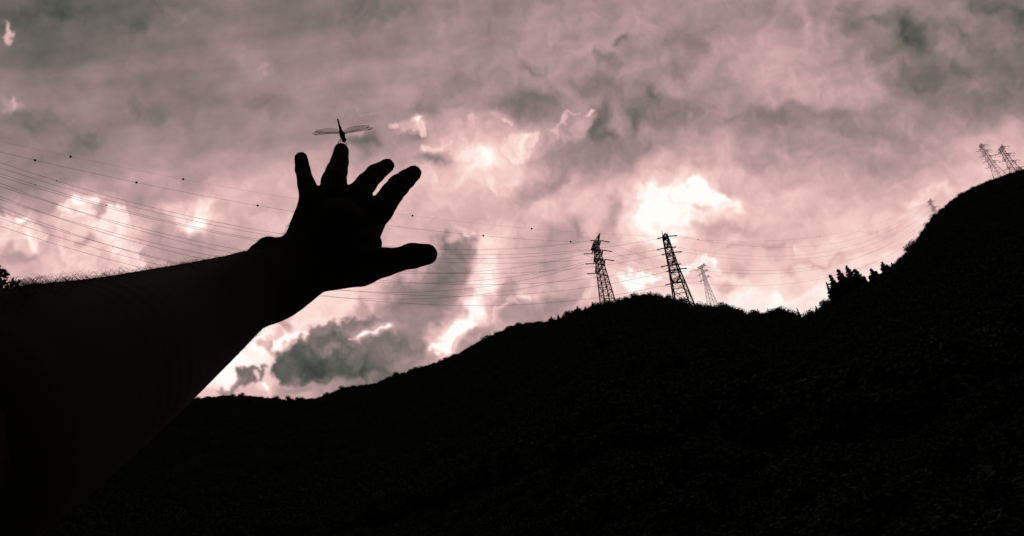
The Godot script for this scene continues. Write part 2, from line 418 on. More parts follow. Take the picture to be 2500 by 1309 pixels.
# ---------------------------------------------------------------- terrain
# skyline as seen from the camera: pixel x, y, horizontal distance of the ridge in metres
const SKYLINE := [
	[-60, 1010, 1000], [250, 985, 980], [480, 973, 950], [540, 967, 950], [610, 966, 930], [640, 970, 920], [700, 975, 900], [745, 976, 880], [775, 973, 860], [800, 964, 850], [840, 948, 830], [880, 941, 800], [915, 937, 780],
	[960, 918, 760], [1000, 906, 740], [1040, 895, 720], [1080, 880, 690], [1100, 871, 680], [1140, 854, 650], [1180, 832, 620], [1215, 815, 590], [1240, 801, 570], [1270, 791, 540], [1330, 787, 480], [1345, 786, 460], [1380, 776, 420],
	[1405, 765, 380], [1440, 752, 350], [1465, 745, 340], [1500, 740, 340], [1530, 731, 345], [1560, 723, 350], [1580, 720, 350], [1610, 725, 350], [1650, 736, 350], [1690, 746, 350], [1720, 752, 350], [1755, 753, 345], [1775, 752, 340],
	[1800, 760, 335], [1830, 769, 330], [1880, 767, 320], [1900, 760, 315], [1930, 769, 305], [1960, 776, 295], [2000, 764, 285], [2030, 744, 280], [2060, 728, 280], [2100, 706, 285], [2130, 692, 290], [2160, 667, 300], [2190, 636, 320],
	[2230, 594, 360], [2260, 550, 390], [2290, 517, 410], [2300, 507, 420], [2340, 473, 440], [2380, 453, 450], [2420, 437, 460], [2450, 427, 460], [2480, 416, 460], [2500, 412, 460], [2600, 396, 460], [2700, 400, 460],
]
var sky_az := PackedFloat32Array()
var sky_tan := PackedFloat32Array()
var sky_far := PackedFloat32Array()
const CANOPY := 4.5

func survey() -> void:
	var pts := []
	for s in SKYLINE:
		var d := ray(s[0], s[1])
		pts.append([rad_to_deg(atan2(d.x, -d.z)), d.y / Vector2(d.x, d.z).length(), float(s[2])])
	var first: float = pts[0][0]
	var last: float = pts[pts.size() - 1][0]
	var all := [[-180.0, tan(0.15), 1100.0], [-130.0, tan(0.19), 1000.0], [-90.0, tan(0.26), 950.0], [first - 20.0, tan(0.33), 1000.0]]
	all.append_array(pts)
	all.append_array([[last + 14.0, tan(0.72), 480.0], [last + 35.0, tan(0.5), 600.0], [130.0, tan(0.28), 850.0], [180.0, tan(0.15), 1100.0]])
	for p in all:
		sky_az.append(p[0]); sky_tan.append(p[1]); sky_far.append(p[2])

func ridge(az: float) -> Vector2:
	var k := sky_az.bsearch(az) - 1
	k = clampi(k, 0, sky_az.size() - 2)
	var t := clampf((az - sky_az[k]) / (sky_az[k + 1] - sky_az[k]), 0.0, 1.0)
	return Vector2(lerpf(sky_tan[k], sky_tan[k + 1], t), lerpf(sky_far[k], sky_far[k + 1], t))

var hill_noise := noise(1.0 / 60.0, 4, 31)

func ground_height(az: float, r: float) -> float:
	var e := ridge(az)
	var top := e.x * e.y - CANOPY * clampf(e.y / 450.0, .9, 1.55) + EYE.y
	var t := r / e.y
	var h := 0.0
	if t <= 1.0:
		h = top * pow(t, 1.25) * smoothstep(0.015, 0.12, t)
	else:
		var u := t - 1.0
		h = top * (1.0 + 0.97 * u - 0.25 * u * u)
		h *= 1.0 - smoothstep(1.2, 5.0, u)
	var x := r * sin(deg_to_rad(az))
	var z := -r * cos(deg_to_rad(az))
	return h + hill_noise.get_noise_2d(x, z) * 6.0 * smoothstep(0.1, 0.4, t) * (1.0 - smoothstep(0.7, 0.95, t))

func ground_at(az: float, r: float) -> Vector3:
	return Vector3(r * sin(deg_to_rad(az)), ground_height(az, r), -r * cos(deg_to_rad(az)))

func azimuth(p: Vector3) -> float:
	return rad_to_deg(atan2(p.x, -p.z))

func build_terrain() -> void:
	var azs := []
	var a := -180.0
	while a < 180.0:
		azs.append(a)
		a += 0.25 if absf(a + 0.1) < 62.0 else 2.0
	var ts := [0.0, .004, .01, .02, .03, .045, .06, .08, .1, .12, .15, .18, .22, .26, .3, .35, .4, .45, .5, .55, .6, .65, .7, .75, .8, .85, .9, .94, .97, 1.0, 1.03, 1.07, 1.12, 1.2, 1.3, 1.45, 1.6, 1.8, 2.0, 2.3, 2.6, 3.0, 3.6, 4.4, 5.2, 6.5, 9.0]
	var s := Shape.new()
	var patch := noise(1.0 / 22.0, 4, 32)
	var w := ts.size()
	for az in azs:
		var far := ridge(az).y
		for t in ts:
			var p := ground_at(az, far * t)
			s.v.append(p)
			var f := patch.get_noise_2d(p.x, p.z) * 0.5 + 0.5
			s.c.append(Color(0.048, 0.045, 0.040).lerp(Color(0.040, 0.045, 0.035), f))
	var m := azs.size()
	s.n.resize(s.v.size())
	for k in m:
		var k2 := (k + 1) % m
		for j in w - 1:
			var p := k * w + j
			var q := k2 * w + j
			s.tri(p, p + 1, q)
			s.tri(q, p + 1, q + 1)
			var nn := (s.v[q + 1] - s.v[p + 1]).cross(s.v[p + 1] - s.v[p])
			if nn.length() > 0.0:
				nn = nn.normalized()
				if nn.y < 0.0: nn = -nn
				for e in [p, p + 1, q, q + 1]: s.n[e] += nn
	for e in s.n.size(): s.n[e] = s.n[e].normalized() if s.n[e].length() > 0.0 else Vector3.UP
	var mat := matt(Color.WHITE)
	mat.vertex_color_use_as_albedo = true
	var o := put("mountain_terrain", s.mesh(), mat)
	tag(o, "dark forested mountain slopes rising from the valley floor", "terrain", "", "structure")

# ---------------------------------------------------------------- trees
var leaf_mat: StandardMaterial3D
var needle_mat: StandardMaterial3D
var bark_mat: StandardMaterial3D

func leaf_quad(s: Shape, p: Vector3, size: float) -> void:
	var d := Vector3(rng.randfn(), rng.randfn(), rng.randfn()).normalized()
	var e := d.cross(Vector3(rng.randfn(), rng.randfn(), rng.randfn())).normalized()
	var l := size * rng.randf_range(0.7, 1.3)
	var wd := l * rng.randf_range(0.35, 0.6)
	s.quad(p - d * l, p + e * wd, p + d * l, p - e * wd)

# trees of unit height
func broadleaf_parts(sd: int, leaves: int, size := .045) -> Array:
	rng.seed = sd
	var tr := Shape.new()
	var cr := Shape.new()
	var lean := Vector3(rng.randf_range(-.05, .05), 0, rng.randf_range(-.05, .05))
	tr.tube([Vector3(0, -.12, 0), Vector3(0, .2, 0) + lean, Vector3(0, .5, 0) + lean * 2.0, Vector3(0, .8, 0) + lean * 2.0], [.035, .026, .018, .006], 6)
	var lobes := []
	for k in 9:
		var a := rng.randf() * TAU
		var h := rng.randf_range(.38, .84)
		var rr := rng.randf_range(.08, .26) * (1.25 - h)
		var c := Vector3(cos(a) * rr * 1.3, h, sin(a) * rr * 1.3) + lean * 2.0
		lobes.append([c, rng.randf_range(.13, .22)])
		tr.tube([Vector3(0, h * .6, 0) + lean, c], [.012, .004], 4)
	for k in leaves:
		var lb: Array = lobes[k % lobes.size()]
		var d := Vector3(rng.randfn(), rng.randfn(), rng.randfn()).normalized() * pow(rng.randf(), .4)
		leaf_quad(cr, lb[0] + d * lb[1] * Vector3(1.15, .9, 1.15), size)
	return [tr.mesh(), cr.mesh()]

func conifer_parts(sd: int, fullness: float) -> Array:
	rng.seed = sd
	var tr := Shape.new()
	var cr := Shape.new()
	tr.tube([Vector3(0, -.1, 0), Vector3(0, .5, 0), Vector3(0, 1.0, 0)], [.022, .014, .002], 6)
	var y := .16
	while y < .985:
		var spread := (1.0 - y) * .30 * fullness * rng.randf_range(.7, 1.2) + .012
		var count := 5 + rng.randi() % 3
		for k in count:
			var a := rng.randf() * TAU
			var dir := Vector3(cos(a), rng.randf_range(-.25, .25), sin(a))
			var len := spread * rng.randf_range(.65, 1.1)
			var side := Vector3(-sin(a), 0, cos(a)) * len * .26
			var root := Vector3(0, y, 0)
			var mid := root + dir * len * .55 + Vector3(0, .004, 0)
			var tip := root + dir * len - Vector3(0, len * .15, 0)
			cr.quad(root, mid + side, tip, mid - side)
			cr.quad(root + Vector3(0, .012, 0), mid + Vector3(0, len * .2, 0), tip, mid - Vector3(0, len * .28, 0))
			for n in 3:
				leaf_quad(cr, root + dir * len * rng.randf_range(.3, .95), .022 + len * .10)
		y += rng.randf_range(.016, .028)
	return [tr.mesh(), cr.mesh()]

var broad_kinds := []
var cone_kinds := []
var dense_kinds := []

func tree_thing(called: String, kind: Array, m: Material, where: Vector3, h: float, wide: float, turn: float, label: String, group: String) -> void:
	var t := thing(called, where, label, "tree", group)
	t.rotation.y = turn
	var b := put("trunk", kind[0], bark_mat, t)
	var c := put("crown", kind[1], m, t)
	b.scale = Vector3(h * wide, h, h * wide)
	c.scale = b.scale

func build_trees() -> void:
	leaf_mat = matt(Color(0.043, 0.048, 0.036))
	needle_mat = matt(Color(0.040, 0.046, 0.036))
	bark_mat = matt(Color(0.085, 0.072, 0.060))
	for k in 4: broad_kinds.append(broadleaf_parts(100 + k, 900, .032))
	for k in 3: cone_kinds.append(conifer_parts(200 + k, .8 + .2 * k))
	# the wood that covers the slopes
	var wood := Node3D.new()
	wood.name = "forest"
	add_child(wood)
	tag(wood, "dark wood covering the mountain slopes up to the skyline", "forest", "", "stuff")
	rng.seed = 77
	var spots := [[], [], [], [], [], []]
	dense_kinds = [broadleaf_parts(301, 5200, .026), broadleaf_parts(302, 5200, .026)]
	rng.seed = 77
	for n in 70000:
		var az := rng.randf_range(-60.0, 62.0)
		var far := ridge(az).y
		var t := 1.0
		var crest := n % 5 == 0
		if crest: t = rng.randf_range(.90, 1.03)
		else:
			t = sqrt(rng.randf_range(.02, .92))
			if rng.randf() > far * far / 700000.0 + .12: continue
		var p := ground_at(az, far * t)
		var h := rng.randf_range(4.6, 7.6)
		if t > .9:
			h = rng.randf_range(3.2, 5.6) * clampf(far / 450.0, .9, 1.55)
			if az > 28.0: h *= .85
			if rng.randf() < (.12 if az > 12.0 and az < 30.0 else .05): h *= rng.randf_range(1.25, 1.6)
		var b := Basis(Vector3.UP, rng.randf() * TAU).scaled(Vector3(h * rng.randf_range(1.1, 1.6), h, h * rng.randf_range(1.1, 1.6)))
		spots[n % 4 if far * t > 110.0 else 4 + n % 2].append(Transform3D(b, p - Vector3(0, .3, 0)))
	for n in 4200:
		var az := rng.randf_range(-60.0, 62.0)
		var r := 13.0 + 125.0 * sqrt(rng.randf()) * rng.randf_range(.4, 1.0)
		if r > ridge(az).y * .26: continue
		var h := rng.randf_range(2.2, 4.2) * (1.0 if r > 24.0 else .6)
		var b := Basis(Vector3.UP, rng.randf() * TAU).scaled(Vector3(h * 1.5, h, h * 1.5))
		spots[4 + n % 2].append(Transform3D(b, ground_at(az, r) - Vector3(0, h * .3, 0)))
	for k in 6:
		var mm := MultiMesh.new()
		mm.transform_format = MultiMesh.TRANSFORM_3D
		var both := Shape.new()
		for part in (broad_kinds[k] if k < 4 else dense_kinds[k - 4]):
			var arr: Array = part.surface_get_arrays(0)
			var base := both.v.size()
			both.v.append_array(arr[Mesh.ARRAY_VERTEX])
			both.n.append_array(arr[Mesh.ARRAY_NORMAL])
			for ix in arr[Mesh.ARRAY_INDEX]: both.i.append(ix + base)
		mm.mesh = both.mesh()
		mm.instance_count = spots[k].size()
		for j in spots[k].size(): mm.set_instance_transform(j, spots[k][j])
		var mi := MultiMeshInstance3D.new()
		mi.name = "tree_mass" if k == 0 else "tree_mass_%03d" % k
		mi.multimesh = mm
		mi.material_override = leaf_mat
		mi.set_meta("kind", "stuff")
		wood.add_child(mi)
	# trees that stand out on the skyline: tip x, y, height in metres, width factor, distance factor, kind
	var singles := [
		[2017, 689, 10.0, .8, .97, 0], [2025, 669, 11.5, 1.0, .98, 1], [2045, 657, 12.5, 1.15, .98, 2], [2066, 648, 12.5, 1.1, .99, 2], [2086, 656, 11.0, 1.5, .99, 2], [2100, 675, 8.0, 1.5, 1.0, 1],
		[2126, 655, 7.0, 1.5, .99, 2], [2137, 661, 6.5, 1.5, .99, 1], [2152, 639, 7.5, 1.4, .99, 2], [2164, 645, 6.0, 1.5, 1.0, 1], [2176, 641, 5.0, 1.4, 1.0, 0],
		[2034, 690, 9.0, 1.3, .97, 2], [2056, 690, 10.0, 1.4, .97, 2], [2112, 692, 6.0, 1.5, .98, 1],
		[1345, 771, 4.6, 1.1, 1.0, 0], [1362, 767, 5.0, 1.2, 1.0, 1], [1372, 770, 4.4, 1.1, 1.0, 0], [1382, 764, 5.0, 1.1, 1.0, 0], [1396, 757, 4.6, .7, 1.0, 0], [1409, 747, 6.0, 1.2, 1.0, 2], [1428, 747, 5.5, 1.2, 1.0, 1], [1446, 737, 5.5, 1.3, 1.0, 2],
		[1849, 754, 4.0, .8, 1.0, 0], [1873, 752, 4.0, .6, 1.0, 0], [1945, 751, 4.0, .7, 1.0, 0], [1969, 757, 4.0, .7, 1.0, 0], [1991, 746, 4.5, .9, 1.0, 1],
	]
	var uphill := singles.slice(0, 14)
	uphill.sort_custom(func(a: Array, b: Array) -> bool: return a[0] < b[0])
	singles = uphill + singles.slice(14)
	var k := 0
	for s in singles:
		var d := ray(s[0], s[1])
		var az := rad_to_deg(atan2(d.x, -d.z))
		var flat := Vector2(d.x, d.z).length()
		var r: float = ridge(az).y * s[4]
		var top := EYE.y + r * d.y / flat
		var g := ground_height(az, r)
		var h := maxf(s[2], top - g)
		if top - g > s[2] * 1.5: h = top - g
		var where := Vector3(r * sin(deg_to_rad(az)), top - h, -r * cos(deg_to_rad(az)))
		var label := "slim small conifer poking above the wooded saddle, %s from the knoll" % ORD[maxi(k - 22, 0)]
		var group := "small conifers on the saddle"
		if k < 14:
			label = "tall pointed conifer, %s going uphill in the row climbing the mountain's lower slope" % ORD[k]
			group = "conifers climbing the mountain slope"
		elif k < 22:
			label = "short pointed conifer on the ridge, %s from the wide-armed pylon's foot" % ORD[21 - k]
			group = "conifers on the ridge below the pylon"
		tree_thing("conifer_tree", cone_kinds[s[5]], needle_mat, where, h, s[3], k * 1.7, label, group)
		k += 1
	var rounds := [
		[1512, 730, 4.5, 1.5, "round bushy tree on the ridge at the foot of the wide-armed pylon", ""],
		[1766, 743, 5.0, 1.5, "broad bushy tree on the ridge beside the pale slender pylon", ""],
		[1781, 751, 4.0, 1.2, "small bushy tree below the broad tree beside the slender pylon", ""],
		[1893, 751, 4.6, 1.6, "domed bushy tree in the dip of the saddle", ""],
		[2006, 733, 5.5, 1.2, "bushy tree at the foot of the row of tall conifers", ""],
		[1984, 756, 4.5, 1.3, "low bushy tree at the foot of the row of tall conifers", ""],
		[740, 968, 6.0, 1.5, "round tree standing up on the far low ridge", "tree bumps on the far ridge"], [728, 969, 6.0, 1.4, "round tree standing up on the far low ridge", "tree bumps on the far ridge"],
		[677, 970, 5.5, 1.2, "round tree standing up on the far low ridge", "tree bumps on the far ridge"], [568, 963, 6.0, 1.7, "round tree standing up on the far low ridge", "tree bumps on the far ridge"], [545, 964, 6.0, 1.7, "round tree standing up on the far low ridge", "tree bumps on the far ridge"],
		[1089, 874, 6.0, 1.6, "round tree bump on the long rising ridge", "tree bumps on the rising ridge"], [1016, 897, 6.0, 1.5, "round tree bump on the long rising ridge", "tree bumps on the rising ridge"], [1152, 841, 6.0, 1.6, "round tree bump on the long rising ridge", "tree bumps on the rising ridge"], [1211, 811, 6.0, 1.1, "round tree bump on the long rising ridge", "tree bumps on the rising ridge"],
	]
	for s in rounds:
		var d := ray(s[0], s[1])
		var az := rad_to_deg(atan2(d.x, -d.z))
		var r: float = ridge(az).y
		var top := EYE.y + r * d.y / Vector2(d.x, d.z).length()
		var h := maxf(s[2], minf(top - ground_height(az, r), s[2] * 1.4))
		tree_thing("broadleaf_tree", broad_kinds[k % 4], leaf_mat, Vector3(r * sin(deg_to_rad(az)), top - h * .97, -r * cos(deg_to_rad(az))), h, s[3], k * 2.1, s[4], s[5])
		k += 1

# unseen trees added behind the person; their crowns keep sky light off the arm
func build_shade_grove() -> void:
	var kinds := dense_kinds
	rng.seed = 61
	var k := 0
	for q in [[104, 6.4, 10], [128, 5.2, 11], [152, 4.6, 10], [177, 4.2, 11], [-158, 4.4, 10], [-134, 5.0, 11], [-110, 6.2, 10], [140, 8.5, 13], [-170, 8.0, 13], [165, 8.4, 12], [-145, 8.6, 13], [116, 9.5, 13], [-120, 9.5, 13], [-92, 7.0, 10], [-79, 9.8, 11], [92, 7.6, 10], [-100, 10.5, 13]]:
		var p := ground_at(q[0], q[1])
		tree_thing("leafy_tree", kinds[k % 2], leaf_mat, p, q[2], .8, rng.randf() * TAU, "dense leafy tree added out of view to shade the raised arm", "unseen trees added behind the person for shade")
		k += 1

func build_near_tree() -> void:
	# leafy tree close by; only its outermost twigs show past the arm
	rng.seed = 9
	var mid := at(-150, 800, 12.0)
	var g := ground_at(azimuth(mid), Vector2(mid.x, mid.z).length())
	var t := thing("leafy_tree", g, "near leafy tree with separate small leaves, just behind the raised arm", "tree")
	var tr := Shape.new()
	var cr := Shape.new()
	var c := mid - g
	tr.tube([Vector3(0, -.2, 0), c * .4 + Vector3(.1, 0, 0), c * .8, c], [.14, .11, .07, .04], 8)
	var twigs := []
	for k in 60:
		var d := Vector3(rng.randfn(), rng.randfn() * .9, rng.randfn()).normalized()
		var e := c + d * rng.randf_range(.75, 1.12)
		tr.tube([c - Vector3(0, .5, 0) * rng.randf(), c + d * .45 + Vector3(0, .06, 0), e], [.018, .010, .003], 4)
		twigs.append([c + d * .4, e])
	# the twigs that reach out past the arm into the sky
	for q in [[-40, 690, 8, 658], [-30, 700, 16, 668], [-40, 720, 14, 686], [-20, 730, 44, 690], [-60, 700, -6, 652]]:
		var a := at(q[0], q[1], 12.0) - g
		var b := at(q[2], q[3], 12.0) - g
		tr.tube([c * .9 + a * .1, a, b], [.012, .007, .003], 4)
		twigs.append([a, b]); twigs.append([a, b])
	for n in 3600:
		var tw: Array = twigs[rng.randi() % twigs.size()]
		var f := rng.randf()
		var p: Vector3 = tw[0].lerp(tw[1], f) + Vector3(rng.randfn(), rng.randfn(), rng.randfn()) * (.10 if n % 2 else .05) * (1.15 - f)
		leaf_quad(cr, p, .034)
	put("trunk", tr.mesh(), bark_mat, t)
	put("crown", cr.mesh(), leaf_mat, t)

# ---------------------------------------------------------------- pylons
var steel: StandardMaterial3D
var glassy: StandardMaterial3D
var wire_mat: StandardMaterial3D

class Pylon:
	var left := []      # conductor ends towards the left, top to bottom
	var right := []
	var peak: Vector3
	var foot: Vector3

# base pixel, top pixel, horizontal distance, arm turn in degrees from "towards the camera", arm levels below the top, arm length, half widths
func build_pylon(spec: Dictionary) -> Pylon:
	var out := Pylon.new()
	var db := ray(spec.base[0], spec.base[1])
	var dt := ray(spec.top[0], spec.top[1])
	var az := rad_to_deg(atan2(db.x, -db.z))
	var r: float = spec.r
	var g := ground_at(az, r)
	var top := EYE.y + r * dt.y / Vector2(dt.x, dt.z).length()
	var seen_base := EYE.y + r * db.y / Vector2(db.x, db.z).length()
	g.y = minf(g.y, seen_base)
	var h := top - g.y
	out.foot = g
	var t := thing("lattice_pylon", g, spec.label, "pylon", "power line pylons on the ridges")
	var to_cam := -Vector3(g.x, 0, g.z).normalized()
	var to_right := Vector3(-to_cam.z, 0, to_cam.x) * -1.0
	if to_right.dot(cam_right) < 0.0: to_right = -to_right
	var turn := deg_to_rad(spec.turn)
	var arm := to_cam * cos(turn) + to_right * sin(turn)
	var line := to_right * cos(turn) - to_cam * sin(turn)
	var wb: float = spec.base_w * .5
	var ww: float = spec.waist_w * .5
	var wt: float = spec.top_w * .5
	var bend: float = spec.bend * h
	var seen: float = seen_base - g.y
	var levels: Array = spec.levels
	var half := func(y: float) -> float:
		if y < bend: return lerpf(wb * (1.0 + .0 * seen), ww, clampf((y - seen) / maxf(bend - seen, .1), -1.0, 1.0)) if y > seen else lerpf(wb + (wb - ww) * seen / maxf(bend - seen, .1), wb, y / maxf(seen, .1))
		return lerpf(ww, wt, (y - bend) / (h - bend))
	var corner := func(y: float, k: int) -> Vector3:
		var w: float = half.call(y)
		return Vector3(0, y, 0) + arm * w * (1.0 if k == 0 or k == 1 else -1.0) + line * w * (1.0 if k == 1 or k == 2 else -1.0)
	var th: float = spec.thick
	for k in 4:
		var s := Shape.new()
		s.tube([corner.call(-.6, k), corner.call(seen + .01, k), corner.call(bend, k), corner.call(h, k)], [th * .85, th * .8, th * .62, th * .45], 4)
		put("leg", s.mesh(), steel, t)
	var y := 0.0
	while y < h - .3:
		var w: float = half.call(y)
		var y2 := minf(y + maxf(w * 2.0 * .95, 1.7), h)
		if h - y2 < 1.0: y2 = h
		var s := Shape.new()
		for k in 4:
			var k2 := (k + 1) % 4
			s.bar(corner.call(y, k), corner.call(y2, k2), th * .28)
			s.bar(corner.call(y, k2), corner.call(y2, k), th * .28)
			s.bar(corner.call(y2, k), corner.call(y2, k2), th * .5)
			if w > 2.2:
				var m1: Vector3 = (corner.call(y, k) + corner.call(y2, k)) * .5
				var m2: Vector3 = (corner.call(y, k2) + corner.call(y2, k2)) * .5
				s.bar(m1, m2, th * .2)
		put("lattice_section", s.mesh(), steel, t)
		y = y2
	# earth wire peak
	var e_len: float = spec.earth_len
	for sg in [1.0, -1.0]:
		var s := Shape.new()
		var tip: Vector3 = Vector3(0, h + .6, 0) + arm * e_len * sg
		for k in 4:
			s.bar(corner.call(h, k), tip, th * .5)
			s.bar(corner.call(h - 2.2, k), tip, th * .42)
		var mid: Vector3 = (corner.call(h, 0) + tip) * .5
		s.bar(mid, (corner.call(h - 2.2, 1) + tip) * .5, th * .25)
		put("earth_wire_arm", s.mesh(), steel, t)
	out.peak = g + Vector3(0, h + .2, 0)
	for sp in spec.get("spikes", []):
		var s := Shape.new()
		s.tube([corner.call(h, sp[0]), corner.call(h, sp[0]) + Vector3(0, sp[1], 0) + arm * sp[2]], [th * .4, th * .15], 4)
		put("peak_spike", s.mesh(), steel, t)
	var arm_len: float = spec.arm_len
	for lv in levels:
		var ly: float = h - lv
		for sg in [1.0, -1.0]:
			var s := Shape.new()
			var w: float = half.call(ly)
			var tip: Vector3 = Vector3(0, ly, 0) + arm * (w + arm_len) * sg
			var kk := [0, 1] if sg > 0.0 else [3, 2]
			var tips := [tip - line * .5, tip + line * .5]
			for e in 2:
				var lo: Vector3 = corner.call(ly, kk[e])
				var up: Vector3 = corner.call(minf(ly + 2.0, h), kk[e])
				s.bar(lo, tips[e], th * .72)
				s.bar(up, tips[e], th * .6)
				for q in 3:
					var f := (q + 1) / 4.0
					s.bar(lo.lerp(tips[e], f), up.lerp(tips[e], f - .12), th * .28)
					s.bar(lo.lerp(tips[e], f), (corner.call(ly, kk[1 - e]) as Vector3).lerp(tips[1 - e], f - .2), th * .28)
			s.bar(tips[0], tips[1], th * .5)
			put("cross_arm", s.mesh(), steel, t)
			var ends := []
			for dr in [-1.0, 1.0]:
				var i_s := Shape.new()
				var from: Vector3 = tip + line * .5 * dr
				var to: Vector3 = from + line * spec.string * dr - Vector3(0, spec.string * .10, 0)
				var n_disc := 9
				var pts := []
				var rad := []
				for q in n_disc * 2 + 1:
					pts.append(from.lerp(to, q / (n_disc * 2.0)))
					rad.append(spec.string_r * (1.0 if q % 2 else .6))
				i_s.tube(pts, rad, 6)
				put("insulator_string", i_s.mesh(), glassy, t)
				ends.append(to)
				(out.left if dr < 0.0 else out.right).append(g + to)
			var j := Shape.new()
			var jp := []
			var jr := []
			for q in 9:
				var f := q / 8.0
				jp.append((ends[0] as Vector3).lerp(ends[1], f) - Vector3(0, 4.0 * f * (1.0 - f) * 1.9, 0))
				jr.append(.05)
			j.tube(jp, jr, 4)
			put("jumper_cable", j.mesh(), wire_mat, t)
	return out

# ---------------------------------------------------------------- cables
func hang(a: Vector3, b: Vector3, sag: float, t: float) -> Vector3:
	return a.lerp(b, t) - Vector3(0, sag * 4.0 * t * (1.0 - t), 0)

func cable_y(a: Vector3, b: Vector3, sag: float, x: float) -> float:
	var lo := 0.0
	var hi := 1.0
	var rising := pixel(hang(a, b, sag, 1.0)).x > pixel(hang(a, b, sag, 0.0)).x
	for k in 26:
		var m := (lo + hi) * .5
		if (pixel(hang(a, b, sag, m)).x < x) == rising: lo = m
		else: hi = m
	return pixel(hang(a, b, sag, lo)).y

func cable_t(a: Vector3, b: Vector3, sag: float, x: float) -> float:
	var lo := 0.0
	var hi := 1.0
	var rising := pixel(b).x > pixel(a).x
	for k in 26:
		var m := (lo + hi) * .5
		if (pixel(hang(a, b, sag, m)).x < x) == rising: lo = m
		else: hi = m
	return lo

func draw_cable(a: Vector3, b: Vector3, sag: float, rad: float, label: String, group: String) -> void:
	var pts := []
	var radii := []
	for k in 61:
		pts.append(hang(a, b, sag, k / 60.0) - a)
		radii.append(rad)
	var s := Shape.new()
	s.tube(pts, radii, 5)
	var o := put("power_cable", s.mesh(), wire_mat)
	o.position = a
	tag(o, label, "cable", group)

# a span that leaves the frame on the left: the far end and the sag follow from where it passes x = 0 and x = 1200
func fit_span(a: Vector3, far: float, y_left: float, y_mid: float, x_mid := 1200.0) -> Array:
	var ye := y_left - 190.0
	var sag := 20.0
	for it in 12:
		var b := at(-480, ye, far)
		var f1 := cable_y(b, a, sag, 0.0) - y_left
		var f2 := cable_y(b, a, sag, x_mid) - y_mid
		var b2 := at(-480, ye + 4.0, far)
		var j11 := (cable_y(b2, a, sag, 0.0) - y_left - f1) / 4.0
		var j21 := (cable_y(b2, a, sag, x_mid) - y_mid - f2) / 4.0
		var j12 := cable_y(b, a, sag + 1.0, 0.0) - y_left - f1
		var j22 := cable_y(b, a, sag + 1.0, x_mid) - y_mid - f2
		var det := j11 * j22 - j12 * j21
		if absf(det) < 1e-6: break
		ye -= (f1 * j22 - f2 * j12) / det
		sag -= (f2 * j11 - f1 * j21) / det
	return [at(-480, ye, far), sag]

func marker(where: Vector3, rad: float, label: String, group: String) -> void:
	var s := Shape.new()
	s.ball(Vector3.ZERO, Vector3(rad, rad, rad), Basis.IDENTITY, 10, 14)
	s.tube([Vector3(0, -rad * .05, 0), Vector3(0, rad * .05, 0)], [rad * 1.07, rad * 1.07], 14)
	var o := put("marker_ball", s.mesh(), matt(Color(0.25, 0.07, 0.03), .7))
	o.position = where
	tag(o, label, "marker ball", group)

